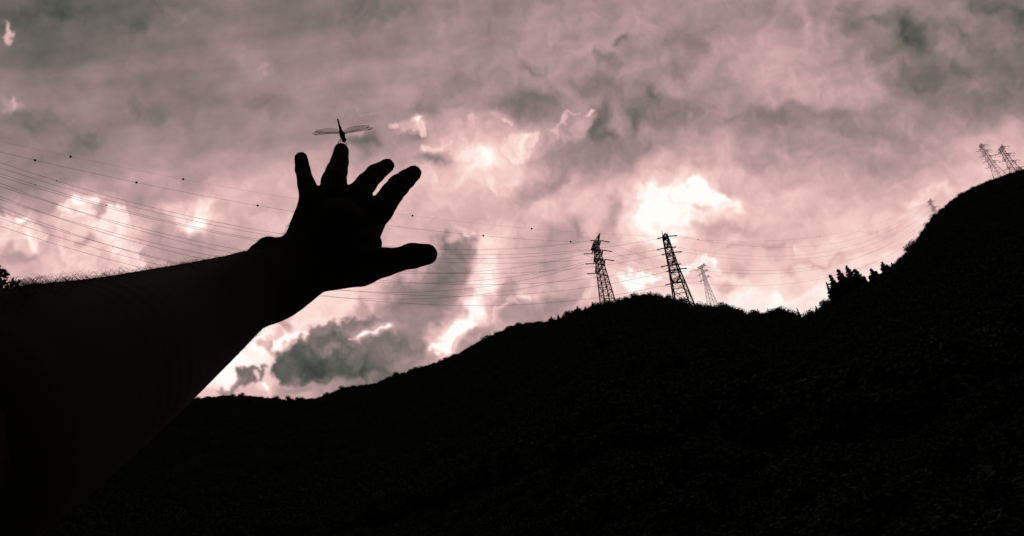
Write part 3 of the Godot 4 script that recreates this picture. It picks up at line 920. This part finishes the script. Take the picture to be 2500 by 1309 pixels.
func build_power_lines() -> void:
	steel = matt(Color(0.16, 0.165, 0.165), .8)
	glassy = matt(Color(0.12, 0.09, 0.075), .6)
	wire_mat = matt(Color(0.18, 0.18, 0.18), .8)
	var p1 := build_pylon({"base": [1484, 741], "top": [1449, 594], "r": 336.0, "turn": 26.0, "levels": [3.0, 9.4, 15.6], "arm_len": 4.6, "base_w": 5.8, "waist_w": 3.5, "top_w": 2.1, "bend": .62, "thick": .50, "earth_len": 7.6, "string": 4.8, "string_r": .34,
		"label": "dark lattice pylon with wide slanting peak arm, on the ridge beside the knoll"})
	var p2 := build_pylon({"base": [1668, 741], "top": [1618, 580], "r": 346.0, "turn": 11.0, "levels": [3.6, 14.6, 25.8], "arm_len": 3.6, "base_w": 8.2, "waist_w": 4.4, "top_w": 2.6, "bend": .58, "thick": .56, "earth_len": 2.6, "string": 4.8, "string_r": .40, "spikes": [[0, 2.6, 1.2], [1, 1.4, .4], [3, 1.2, -.6]],
		"label": "tallest dark lattice pylon with a broken-looking spiky top, standing on the rounded knoll"})
	var p3 := build_pylon({"base": [1742, 752], "top": [1710, 650], "r": 470.0, "turn": 62.0, "levels": [1.5, 6.0, 11.0], "arm_len": 3.4, "base_w": 5.4, "waist_w": 1.9, "top_w": 1.1, "bend": .72, "thick": .19, "earth_len": 3.4, "string": 1.6, "string_r": .09,
		"label": "pale slender lattice pylon behind the knoll, smaller than its two dark neighbours"})
	var p4 := build_pylon({"base": [2290, 528], "top": [2263, 493], "r": 560.0, "turn": 48.0, "levels": [2.5, 8.0, 13.5, 19.0], "arm_len": 2.3, "base_w": 3.6, "waist_w": 1.7, "top_w": 1.0, "bend": .6, "thick": .14, "earth_len": 2.4, "string": 1.8, "string_r": .10,
		"label": "lone small pylon half hidden behind the steep mountain slope"})
	build_pylon({"base": [2440, 428], "top": [2393, 355], "r": 468.0, "turn": 52.0, "levels": [2.5, 7.0, 11.5, 16.0], "arm_len": 2.3, "base_w": 4.6, "waist_w": 2.0, "top_w": 1.1, "bend": .48, "thick": .14, "earth_len": 1.2, "string": 1.8, "string_r": .12,
		"label": "slim leaning-looking pylon on the mountain's shoulder, lower of the pair"})
	build_pylon({"base": [2478, 415], "top": [2441, 362], "r": 468.0, "turn": 46.0, "levels": [2.0, 8.0, 14.0, 20.0], "arm_len": 2.6, "base_w": 3.8, "waist_w": 2.4, "top_w": 1.4, "bend": .5, "thick": .19, "earth_len": 2.4, "string": 2.4, "string_r": .15,
		"label": "darker pylon of the pair on the mountain's shoulder, nearest the summit"})
	var by_y := func(a: Vector3, b: Vector3) -> bool: return pixel(a).y < pixel(b).y
	for p in [p1, p2, p3, p4]:
		p.left.sort_custom(by_y)
		p.right.sort_custom(by_y)
	# spans towards the left
	var ya := [[397, 609], [424, 631], [447, 660], [480, 682], [504, 698], [552, 716]]
	var yb := [[410, 622], [431, 643], [455, 668], [487, 695], [516, 722], [533, 746]]
	var la := " thin conductor running from the wide-armed pylon out over the raised arm"
	var lb := " thin conductor running from the tallest pylon out over the raised arm"
	var small := []
	for k in 6:
		var s := fit_span(p1.left[k], 372.0, ya[k][0], ya[k][1])
		draw_cable(p1.left[k], s[0], s[1], .052, LEVEL[k] + la, "conductors of the wide-armed pylon")
		if k == 0: small.append([s[0], p1.left[k], s[1], 138.0])
		if k == 1: small.append([s[0], p1.left[k], s[1], 86.0]); small.append([s[0], p1.left[k], s[1], 259.0])
		var s2 := fit_span(p2.left[k], 384.0, yb[k][0], yb[k][1])
		draw_cable(p2.left[k], s2[0], s2[1], .052, LEVEL[k] + lb, "conductors of the tallest pylon")
	var e1 := fit_span(p1.peak, 372.0, 371.0, 577.5)
	draw_cable(p1.peak, e1[0], e1[1], .045, "earth wire with black marker balls from the wide-armed pylon's top", "")
	var nth := 0
	for x in [1393.0, 1180.0, 629.0, 333.0, 85.0]:
		marker(hang(e1[0], p1.peak, e1[1], cable_t(e1[0], p1.peak, e1[1], x)), .46, "black marker ball, %s from the wide-armed pylon along its earth wire" % ORD[nth], "marker balls on the wide-armed pylon's earth wire")
		nth += 1
	nth = 0
	var e2 := fit_span(p2.peak, 384.0, 345.0, 549.0)
	draw_cable(p2.peak, e2[0], e2[1], .022, "faint upper earth wire with marker balls from the tallest pylon's top", "")
	for x in [1298.0, 1007.0, 447.0, 172.0]:
		marker(hang(e2[0], p2.peak, e2[1], cable_t(e2[0], p2.peak, e2[1], x)), .46, "black marker ball, %s from the tallest pylon along its faint earth wire" % ORD[nth], "marker balls on the tallest pylon's earth wire")
		nth += 1
	for q in small:
		marker(hang(q[0], q[1], q[2], cable_t(q[0], q[1], q[2], q[3])), .24, "tiny black marker ball on a lower wire over the forearm", "tiny marker balls on the lower wires")
	# spans to the right
	for k in 6:
		draw_cable(p1.right[k], p3.left[k], 6.0, .034, LEVEL[k] + " conductor sagging from the wide-armed pylon to the slender pylon", "conductors between the wide-armed and the slender pylon")
		draw_cable(p2.right[k], p4.left[k], 22.0, .034, LEVEL[k] + " conductor rising from the tallest pylon to the lone pylon", "conductors between the tallest and the lone pylon")
	draw_cable(p2.peak, p4.peak, 16.0, .026, "earth wire rising from the tallest pylon's top to the lone pylon", "")
	for x in [1704.0, 2002.0]:
		marker(hang(p2.peak, p4.peak, 16.0, cable_t(p2.peak, p4.peak, 16.0, x)), .26, "tiny marker ball on the earth wire leading to the lone pylon", "tiny marker balls towards the lone pylon")

# ---------------------------------------------------------------- the person
# bones: [x, y, distance, radius in pixels] pairs or points in metres
func bone(a: Array, b: Array) -> Array:
	var ra: float = a[3] * a[2] / FOCAL * ray_k(a[0], a[1])
	var rb: float = b[3] * b[2] / FOCAL * ray_k(b[0], b[1])
	return [at(a[0], a[1], a[2]), ra, at(b[0], b[1], b[2]), rb]

func ray_k(x: float, y: float) -> float:
	return ray(x, y).dot(cam_fwd)

func chain(out: Array, pts: Array) -> void:
	for k in pts.size() - 1: out.append(bone(pts[k], pts[k + 1]))

# a chain resampled so that its bends and swellings run smoothly
func smooth_chain(pts: Array) -> Array:
	var out := []
	for k in pts.size() - 1:
		var p0: Array = pts[maxi(k - 1, 0)]
		var p3: Array = pts[mini(k + 2, pts.size() - 1)]
		for j in 6:
			var q := []
			for e in 4: q.append(cubic_interpolate(float(pts[k][e]), float(pts[k + 1][e]), float(p0[e]), float(p3[e]), j / 6.0))
			out.append(q)
	out.append(pts[pts.size() - 1])
	return out

# surface nets round a set of tapered capsules joined by a smooth minimum
func flesh(s: Shape, bones: Array, cell: float, k: float, bump := 0.0) -> void:
	var lo := Vector3(1e9, 1e9, 1e9)
	var hi := -lo
	for b in bones:
		for e in [[b[0], b[1]], [b[2], b[3]]]:
			var r: Vector3 = Vector3.ONE * (float(e[1]) + k + cell * 3.0)
			lo = lo.min(e[0] - r)
			hi = hi.max(e[0] + r)
	var nx := int((hi.x - lo.x) / cell) + 2
	var ny := int((hi.y - lo.y) / cell) + 2
	var nz := int((hi.z - lo.z) / cell) + 2
	var f := PackedFloat32Array()
	f.resize(nx * ny * nz)
	f.fill(1.0)
	var r0 := PackedInt32Array(); r0.resize(ny * nz); r0.fill(nx)
	var r1 := PackedInt32Array(); r1.resize(ny * nz); r1.fill(-1)
	var margin := k + cell * 2.5
	for b in bones:
		var pa: Vector3 = b[0]
		var pb: Vector3 = b[2]
		var ra: float = b[1]
		var rb: float = b[3]
		var ab := pb - pa
		var inv := 1.0 / maxf(ab.length_squared(), 1e-9)
		var mn := (pa - Vector3.ONE * (ra + margin)).min(pb - Vector3.ONE * (rb + margin)) - lo
		var mx := (pa + Vector3.ONE * (ra + margin)).max(pb + Vector3.ONE * (rb + margin)) - lo
		var x0 := maxi(int(mn.x / cell), 0); var x1 := mini(int(mx.x / cell) + 1, nx - 1)
		var y0 := maxi(int(mn.y / cell), 0); var y1 := mini(int(mx.y / cell) + 1, ny - 1)
		var z0 := maxi(int(mn.z / cell), 0); var z1 := mini(int(mx.z / cell) + 1, nz - 1)
		for z in range(z0, z1 + 1):
			for y in range(y0, y1 + 1):
				var row := z * ny + y
				var p := lo + Vector3(x0 * cell, y * cell, z * cell) - pa
				var hit0 := nx
				var hit1 := -1
				for x in range(x0, x1 + 1):
					var t := clampf(p.dot(ab) * inv, 0.0, 1.0)
					var d := (p - ab * t).length() - (ra + (rb - ra) * t)
					p.x += cell
					if d > margin: continue
					if hit0 > x: hit0 = x
					hit1 = x
					var at_i := row * nx + x
					var o := f[at_i]
					var h := k - absf(o - d)
					if h > 0.0: f[at_i] = minf(o, d) - h * h * .25 / k
					elif d < o: f[at_i] = d
				if hit0 < r0[row]: r0[row] = hit0
				if hit1 > r1[row]: r1[row] = hit1
	var id := PackedInt32Array()
	id.resize(nx * ny * nz)
	id.fill(-1)
	var sy := nx
	var sz := nx * ny
	var offs := [0, 1, sy, sy + 1, sz, sz + 1, sz + sy, sz + sy + 1]
	var cor := []
	for c in 8: cor.append(Vector3(c & 1, (c >> 1) & 1, (c >> 2) & 1))
	var edges := [[0, 1], [2, 3], [4, 5], [6, 7], [0, 2], [1, 3], [4, 6], [5, 7], [0, 4], [1, 5], [2, 6], [3, 7]]
	var cells := PackedInt32Array()
	for z in nz - 1:
		for y in ny - 1:
			var a0 := nx
			var a1 := -1
			for row in [z * ny + y, z * ny + y + 1, (z + 1) * ny + y, (z + 1) * ny + y + 1]:
				a0 = mini(a0, r0[row]); a1 = maxi(a1, r1[row])
			for x in range(maxi(a0 - 1, 0), mini(a1 + 1, nx - 1)):
				var base := z * sz + y * sy + x
				var inside := f[base] < 0.0
				var mixed := false
				for c in range(1, 8):
					if (f[base + offs[c]] < 0.0) != inside:
						mixed = true
						break
				if not mixed: continue
				var sum := Vector3.ZERO
				var cnt := 0
				for e in edges:
					var fa := f[base + offs[e[0]]]
					var fb := f[base + offs[e[1]]]
					if (fa < 0.0) == (fb < 0.0): continue
					sum += (cor[e[0]] as Vector3).lerp(cor[e[1]], fa / (fa - fb))
					cnt += 1
				var gx := (f[base + 1] + f[base + 1 + sy] + f[base + 1 + sz] + f[base + 1 + sy + sz]) - (f[base] + f[base + sy] + f[base + sz] + f[base + sy + sz])
				var gy := (f[base + sy] + f[base + 1 + sy] + f[base + sy + sz] + f[base + 1 + sy + sz]) - (f[base] + f[base + 1] + f[base + sz] + f[base + 1 + sz])
				var gz := (f[base + sz] + f[base + 1 + sz] + f[base + sy + sz] + f[base + 1 + sy + sz]) - (f[base] + f[base + 1] + f[base + sy] + f[base + 1 + sy])
				var nn := Vector3(gx, gy, gz).normalized()
				id[base] = s.v.size()
				var pos := lo + (Vector3(x, y, z) + sum / cnt) * cell
				if bump > 0.0: pos += nn * hill_noise.get_noise_3d(pos.x * 6000.0, pos.y * 6000.0, pos.z * 6000.0) * bump
				s.v.append(pos)
				s.n.append(nn)
				cells.append(base)
	for base in cells:
		var inside := f[base] < 0.0
		for ax in 3:
			var d: int = [1, sy, sz][ax]
			if (f[base + d] < 0.0) == inside: continue
			var u: int = [sy, sz, 1][ax]
			var w: int = [sz, 1, sy][ax]
			if base - u - w < 0: continue
			var a := id[base]
			var b := id[base - u]
			var c := id[base - u - w]
			var e := id[base - w]
			if a < 0 or b < 0 or c < 0 or e < 0: continue
			if inside:
				s.tri(a, c, b); s.tri(a, e, c)
			else:
				s.tri(a, b, c); s.tri(a, c, e)

var forearm_axis := []

func build_person() -> void:
	var skin := matt(Color(0.092, 0.078, 0.068), .9, .1)
	var cloth := matt(Color(0.09, 0.095, 0.11))
	var p := thing("person", Vector3(0, 0, .16), "person with one bare hairy arm and spread hand raised to the sky", "person")
	var bones := []
	# forearm, elbow and upper arm
	forearm_axis = [[738, 646, .600, 79], [668, 694, .578, 86], [590, 717, .552, 98], [450, 790, .490, 145], [260, 886, .418, 210], [40, 985, .372, 284], [-120, 1065, .345, 322]]
	chain(bones, smooth_chain(forearm_axis).slice(0, 13))
	chain(bones, [[612, 650, .570, 32], [634, 622, .580, 26], [654, 606, .586, 26.5], [700, 612, .598, 30]])
	chain(bones, [[702, 682, .585, 63], [662, 712, .570, 57], [615, 746, .553, 54]])
	# palm
	chain(bones, [[738, 646, .600, 79], [790, 612, .605, 74], [826, 560, .612, 74]])
	chain(bones, [[736, 604, .602, 46], [768, 500, .622, 37]])
	chain(bones, [[775, 610, .602, 50], [815, 491, .626, 40]])
	chain(bones, [[815, 615, .602, 50], [866, 492, .628, 39]])
	chain(bones, [[856, 622, .602, 50], [908, 524, .624, 39]])
	chain(bones, [[868, 605, .600, 48], [898, 596, .600, 34]])
	# thumb
	chain(bones, [[800, 650, .596, 60], [880, 648, .592, 50], [940, 640, .588, 34], [968, 635, .590, 27.5], [1005, 625, .594, 30], [1042, 621, .598, 25.5]])
	# little, ring, middle and first finger
	chain(bones, [[762, 492, .622, 30], [748, 450, .636, 20], [739, 416, .648, 17], [735, 387, .658, 15.5]])
	chain(bones, [[815, 482, .626, 34], [815, 443, .636, 29], [822, 418, .648, 24.5], [829, 395, .658, 20.5], [833, 367, .672, 17.5]])
	chain(bones, [[870, 480, .628, 30], [895, 447, .640, 24], [916, 424, .654, 21.5], [946, 404, .672, 16.5]])
	chain(bones, [[928, 514, .624, 32], [956, 473, .636, 26.5], [973, 453, .644, 25.5], [992, 437, .656, 21.5], [1010, 423, .668, 18.5]])
	var s := Shape.new()
	# the hand on a fine grid; the arm, a hair thinner under the overlap, on a coarser one
	var arm_only := []
	var thin := [[760, 632, .603, 75]]
	for q in forearm_axis: thin.append([q[0], q[1], q[2], q[3] - (3.0 if q[0] > 600 else 0.0)])
	chain(arm_only, smooth_chain(thin))
	flesh(s, arm_only, .0045, .00005)
	for b in bones:
		b[1] += .0003
		b[3] += .0003
	flesh(s, bones, .0022, .0024, .00018)
	# upper arm to the shoulder, neck, head and the other arm, coarser
	var sh := Vector3(-.18, 1.42, .03)
	var elbow := at(-60, 1035, .355)
	var back := Vector3(0, 0, .16)
	var big := [[elbow, .034, sh, .054], [Vector3(0, 1.38, .16), .055, Vector3(0, 1.54, .14), .056], [Vector3(0, 1.60, .13), .085, Vector3(0, 1.68, .16), .092], [Vector3(0, 1.56, .07), .03, Vector3(0, 1.60, .05), .03], [Vector3(-.085, 1.61, .14), .014, Vector3(-.085, 1.64, .145), .014], [Vector3(.085, 1.61, .14), .014, Vector3(.085, 1.64, .145), .014],
		[Vector3(.2, 1.40, .14), .055, Vector3(.27, 1.15, .08), .042], [Vector3(.27, 1.15, .08), .04, Vector3(.11, 1.38, .0), .028], [Vector3(.11, 1.38, .0), .03, Vector3(.07, 1.45, .01), .03]]
	flesh(s, big, .012, .02)
	var body := put("body", s.mesh(), skin, p)
	body.position = -p.position
	var sh2 := Shape.new()
	flesh(sh2, [[sh + Vector3(-.01, .04, -.03), .066, sh, .075], [sh, .08, Vector3(0, 1.36, .16), .09], [Vector3(.2, 1.40, .14), .075, Vector3(0, 1.36, .16), .09], [Vector3(.2, 1.40, .14), .072, Vector3(.24, 1.27, .11), .066], [Vector3(-.08, 1.32, .16), .11, Vector3(-.07, .98, .17), .105], [Vector3(.08, 1.32, .16), .11, Vector3(.07, .98, .17), .105]], .014, .04)
	var shirt := put("shirt", sh2.mesh(), cloth, p)
	shirt.position = -p.position
	var tr := Shape.new()
	flesh(tr, [[Vector3(-.07, .95, .17), .105, Vector3(-.09, .5, .15), .072], [Vector3(-.09, .5, .15), .07, Vector3(-.10, .07, .18), .05], [Vector3(.07, .95, .17), .105, Vector3(.09, .5, .15), .072], [Vector3(.09, .5, .15), .07, Vector3(.10, .07, .18), .05]], .014, .02)
	var trousers := put("trousers", tr.mesh(), cloth, p)
	trousers.position = -p.position
	for sx in [-1.0, 1.0]:
		var so := Shape.new()
		flesh(so, [[Vector3(.10 * sx, .045, .2), .045, Vector3(.115 * sx, .04, .02), .038]], .012, .01)
		var shoe := put("shoe", so.mesh(), cloth, p)
		shoe.position = -p.position
	build_arm_hair(p, skin)

func build_arm_hair(p: Node3D, _skin: Material) -> void:
	rng.seed = 41
	var s := Shape.new()
	var hair := matt(Color(0.03, 0.022, 0.018), .8)
	# patches: where along a line, which side, how many, length in metres
	var top := []
	for q in [[690, 592, .592], [600, 617, .565], [500, 633, .51], [400, 651, .465], [300, 667, .42], [200, 681, .385], [110, 690, .36], [40, 697, .345]]: top.append(at(q[0], q[1] + 3.0, q[2]))
	var low := []
	for q in [[735, 735, .598], [690, 763, .58], [640, 802, .555], [590, 856, .53]]: low.append(at(q[0], q[1] - 3.0, q[2]))
	var hand := []
	for q in [[729, 478, .626], [727, 510, .622], [715, 530, .618], [697, 560, .61], [686, 580, .605]]: hand.append(at(q[0] + 2.0, q[1], q[2]))
	for patch in [[top, 950, .0125, 1.0], [low, 170, .008, -1.0], [hand, 130, .0048, 2.0]]:
		var path: Array = patch[0]
		for n in patch[1]:
			var f := rng.randf() * (path.size() - 1.001)
			if patch[3] == 1.0: f = pow(rng.randf(), .9) * (path.size() - 1.001)
			var k := int(f)
			var root: Vector3 = (path[k] as Vector3).lerp(path[k + 1], f - k)
			var along: Vector3 = (path[k + 1] - path[k]).normalized()
			var view := (root - EYE).normalized()
			var up := along.cross(view).normalized()
			if up.dot(cam_up if patch[3] == 1.0 else (-cam_up + cam_right * .6 if patch[3] == -1.0 else -cam_right)) < 0.0: up = -up
			var depth := rng.randfn() * .010
			root += view * depth - up * (depth * depth * 9.0)
			var len: float = patch[2] * rng.randf_range(.35, 1.7)
			if patch[3] == 1.0: len *= lerpf(.5, 1.0, f / path.size())
			var high := len * rng.randf_range(.03, .28)
			var way := (1.0 if rng.randf() < .7 else -1.0)
			var dir := (along * way + view * rng.randf_range(-.35, .35)).normalized()
			var bow := rng.randf_range(.55, 1.25)
			var wob := rng.randf() * TAU
			var pts := []
			var radii := []
			for j in 9:
				var t := j / 8.0
				pts.append(root + dir * len * t * (1.0 - .25 * t) + up * (high * sin(PI * t * bow) + len * .05 * sin(t * 9.0 + wob)) + view * len * .05 * sin(t * 7.0 + wob))
				radii.append(lerpf(.00006, .00003, t))
			s.tube(pts, radii, 3)
	var o := put("arm_hair", s.mesh(), hair, p)
	o.position = -p.position
	o.set_meta("kind", "stuff")

# ---------------------------------------------------------------- dragonfly
func build_dragonfly() -> void:
	var dark := matt(Color(0.07, 0.035, 0.02), .6, .3)
	var D := .672
	var origin := at(833, 348, D)
	var t := thing("dragonfly", origin, "small dragonfly with clear outspread wings perched head-down on the ring fingertip", "dragonfly")
	var pt := func(x: float, y: float, dd := 0.0) -> Vector3: return at(x, y, D + dd) - origin
	var u := D / FOCAL
	# abdomen, in segments
	var ab := Shape.new()
	var pts := []
	var rad := []
	for k in 21:
		var f := k / 20.0
		pts.append(pt.call(lerpf(833.6, 824.2, pow(f, .92)), lerpf(323.5, 291.0, f), f * .012))
		rad.append(u * (lerpf(4.4, 2.1, minf(f * 1.6, 1.0)) if f < .95 else 1.9) * (1.0 if k % 2 else .93))
	ab.tube(pts, rad, 8)
	put("abdomen", ab.mesh(), dark, t)
	var th := Shape.new()
	th.tube([pt.call(833.0, 321.5), pt.call(834.2, 325.5), pt.call(835.8, 331.0), pt.call(837.2, 336.5), pt.call(838.6, 341.5)], [u * 4.2, u * 6.2, u * 6.6, u * 5.8, u * 3.4], 10)
	th.ball(pt.call(841, 325.6), Vector3.ONE * u * 2.2)
	put("thorax", th.mesh(), dark, t)
	var hd := Shape.new()
	hd.ball(pt.call(839.6, 343.4, -.001), Vector3(u * 4.4, u * 3.8, u * 3.6))
	var head := put("head", hd.mesh(), dark, t)
	for e in [[842.8, 340.6, -.001], [838.6, 344.4, -.0035]]:
		var ey := Shape.new()
		ey.ball(pt.call(e[0], e[1], e[2]), Vector3.ONE * u * 3.5)
		put("eye", ey.mesh(), matt(Color(.02, .012, .01), .3, .4), head)
	for l in [[[834.5, 340.5, 0.0], [829.5, 343.2, -.001], [826.0, 346.4, -.001], [823.8, 353.0, .002]], [[836, 342.5, 0.0], [832, 344.4, .001], [829.4, 347.6, .001], [830.5, 349.6, .002]], [[834.5, 339, .001], [830, 341.5, .003], [826.8, 345.4, .004], [825.4, 351, .004]],
			[[842, 345, 0.0], [844.6, 347.4, -.001], [846.2, 350.6, -.001], [847.0, 354.5, .001]], [[840.5, 346, 0.0], [841.6, 347.8, 0.0], [842.2, 350.4, .001]], [[841.5, 344.5, .001], [844, 346.4, .003], [845.4, 349.6, .003], [845.8, 353, .003]]]:
		var ls := Shape.new()
		var lp := []
		var lr := []
		for q in l:
			lp.append(pt.call(q[0], q[1], q[2]))
			lr.append(u * .55)
		ls.tube(lp, lr, 5)
		put("leg", ls.mesh(), dark, t)
	# wings: outline from the root round the tip and back; then the dark spot near the tip
	var film := StandardMaterial3D.new()
	film.albedo_color = Color(.30, .29, .28, .20)
	film.transparency = BaseMaterial3D.TRANSPARENCY_ALPHA
	film.roughness = .35
	film.metallic_specular = .2
	film.cull_mode = BaseMaterial3D.CULL_DISABLED
	var wings := [
		["hind_wing", [[829, 321.5], [823, 315.8], [812, 313.4], [799.5, 313.2], [786, 316], [774, 318.8], [768.2, 321.2], [771, 323.4], [778, 325.2], [796, 325.0], [814, 323.8], [829, 324]], [[776.5, 325.1], [782, 325.6]], .004],
		["forewing", [[829.5, 323.5], [812, 323.2], [796, 323.0], [780, 322.0], [768, 322.0], [762, 324.8], [763.5, 328], [770, 329.7], [784, 328.6], [804, 326.7], [829.5, 326]], [[768, 329.2], [774.5, 329.3]], .001],
		["hind_wing", [[837, 320.5], [846, 314.2], [856, 310.2], [868, 308.6], [880, 307.2], [894, 306.2], [903.5, 307.2], [903, 309.6], [896, 311.8], [880, 315.2], [862, 318.8], [840, 323.5]], [[892.5, 313.0], [899.5, 310.8]], -.002],
		["forewing", [[841, 323.6], [862, 319.4], [880, 315.8], [897, 312.2], [906, 310.8], [911.6, 311.8], [910, 314.2], [902, 316.8], [886, 319.2], [866, 322.0], [843, 326]], [[900, 316.6], [906, 315.4]], -.004],
	]
	for wg in wings:
		var s := Shape.new()
		var v := Shape.new()
		var poly: Array = wg[1]
		var dd: float = wg[3]
		var count := poly.size()
		var out := []
		for q in poly:
			var far: float = absf(q[0] - 835.0) / 75.0
			out.append(pt.call(q[0], q[1], dd + far * (.010 if q[0] < 835.0 else -.010)))
		# the membrane spans between the two edges
		for k in count / 2 - 1:
			s.quad(out[k], out[k + 1], out[count - 2 - k], out[count - 1 - k])
		var m := put(wg[0], s.mesh(), film, t)
		var loop := []
		var lr := []
		for k in count:
			loop.append(out[k])
			lr.append(u * .34)
		v.tube(loop, lr, 4)
		for f in [.25, .5, .72]:
			var vein := []
			var vr := []
			for k in count / 2:
				vein.append((out[k] as Vector3).lerp(out[count - 1 - k], f))
				vr.append(u * (.18 if f != .72 else .34))
			v.tube(vein, vr, 3)
		for k in range(1, count / 2 - 1):
			v.tube([out[k], out[count - 1 - k]], [u * .10, u * .10], 3)
			v.tube([(out[k] as Vector3).lerp(out[k + 1], .5), (out[count - 1 - k] as Vector3).lerp(out[count - 2 - k], .5)], [u * .08, u * .08], 3)
		put("vein", v.mesh(), dark, m)
		var sp := Shape.new()
		var st: Array = wg[2]
		var far2: float = absf(st[0][0] - 835.0) / 75.0 * (.010 if st[0][0] < 835.0 else -.010)
		sp.tube([pt.call(st[0][0], st[0][1], dd + far2 - .0002), pt.call(st[1][0], st[1][1], dd + far2 - .0002)], [u * .85, u * .85], 5)
		put("wing_spot", sp.mesh(), dark, m)

# ---------------------------------------------------------------- all
func _ready() -> void:
	set_axes()
	var cam := Camera3D.new()
	cam.name = "camera"
	add_child(cam)
	cam.transform = Transform3D(Basis(cam_right, cam_up, -cam_fwd), EYE)
	cam.fov = rad_to_deg(2.0 * atan(654.5 / FOCAL))
	cam.near = 0.02
	cam.far = 20000.0
	cam.current = true
	var env := Environment.new()
	env.tonemap_mode = Environment.TONE_MAPPER_LINEAR
	env.background_mode = Environment.BG_SKY
	env.sdfgi_enabled = true
	env.ssao_enabled = true
	env.ssil_enabled = true
	var sky := Sky.new()
	var pano := PanoramaSkyMaterial.new()
	pano.panorama = ImageTexture.create_from_image(sky_image())
	sky.sky_material = pano
	env.sky = sky
	env.sky_rotation = Vector3(0, PI, 0)   # the panorama's middle faces the camera
	var we := WorldEnvironment.new()
	we.name = "world_environment"
	we.environment = env
	add_child(we)
	# the sun stands behind the cloud at about pixel (1175, 383)
	var sun := DirectionalLight3D.new()
	sun.name = "sun"
	sun.light_energy = 0.15
	sun.light_angular_distance = 12.0
	sun.light_color = Color(1.0, .93, .90)
	sun.shadow_enabled = true
	add_child(sun)
	sun.look_at_from_position(Vector3.ZERO, -ray(1175, 383), Vector3.UP)

	survey()
	build_terrain()
	build_trees()
	build_near_tree()
	build_shade_grove()
	build_power_lines()
	build_person()
	build_dragonfly()
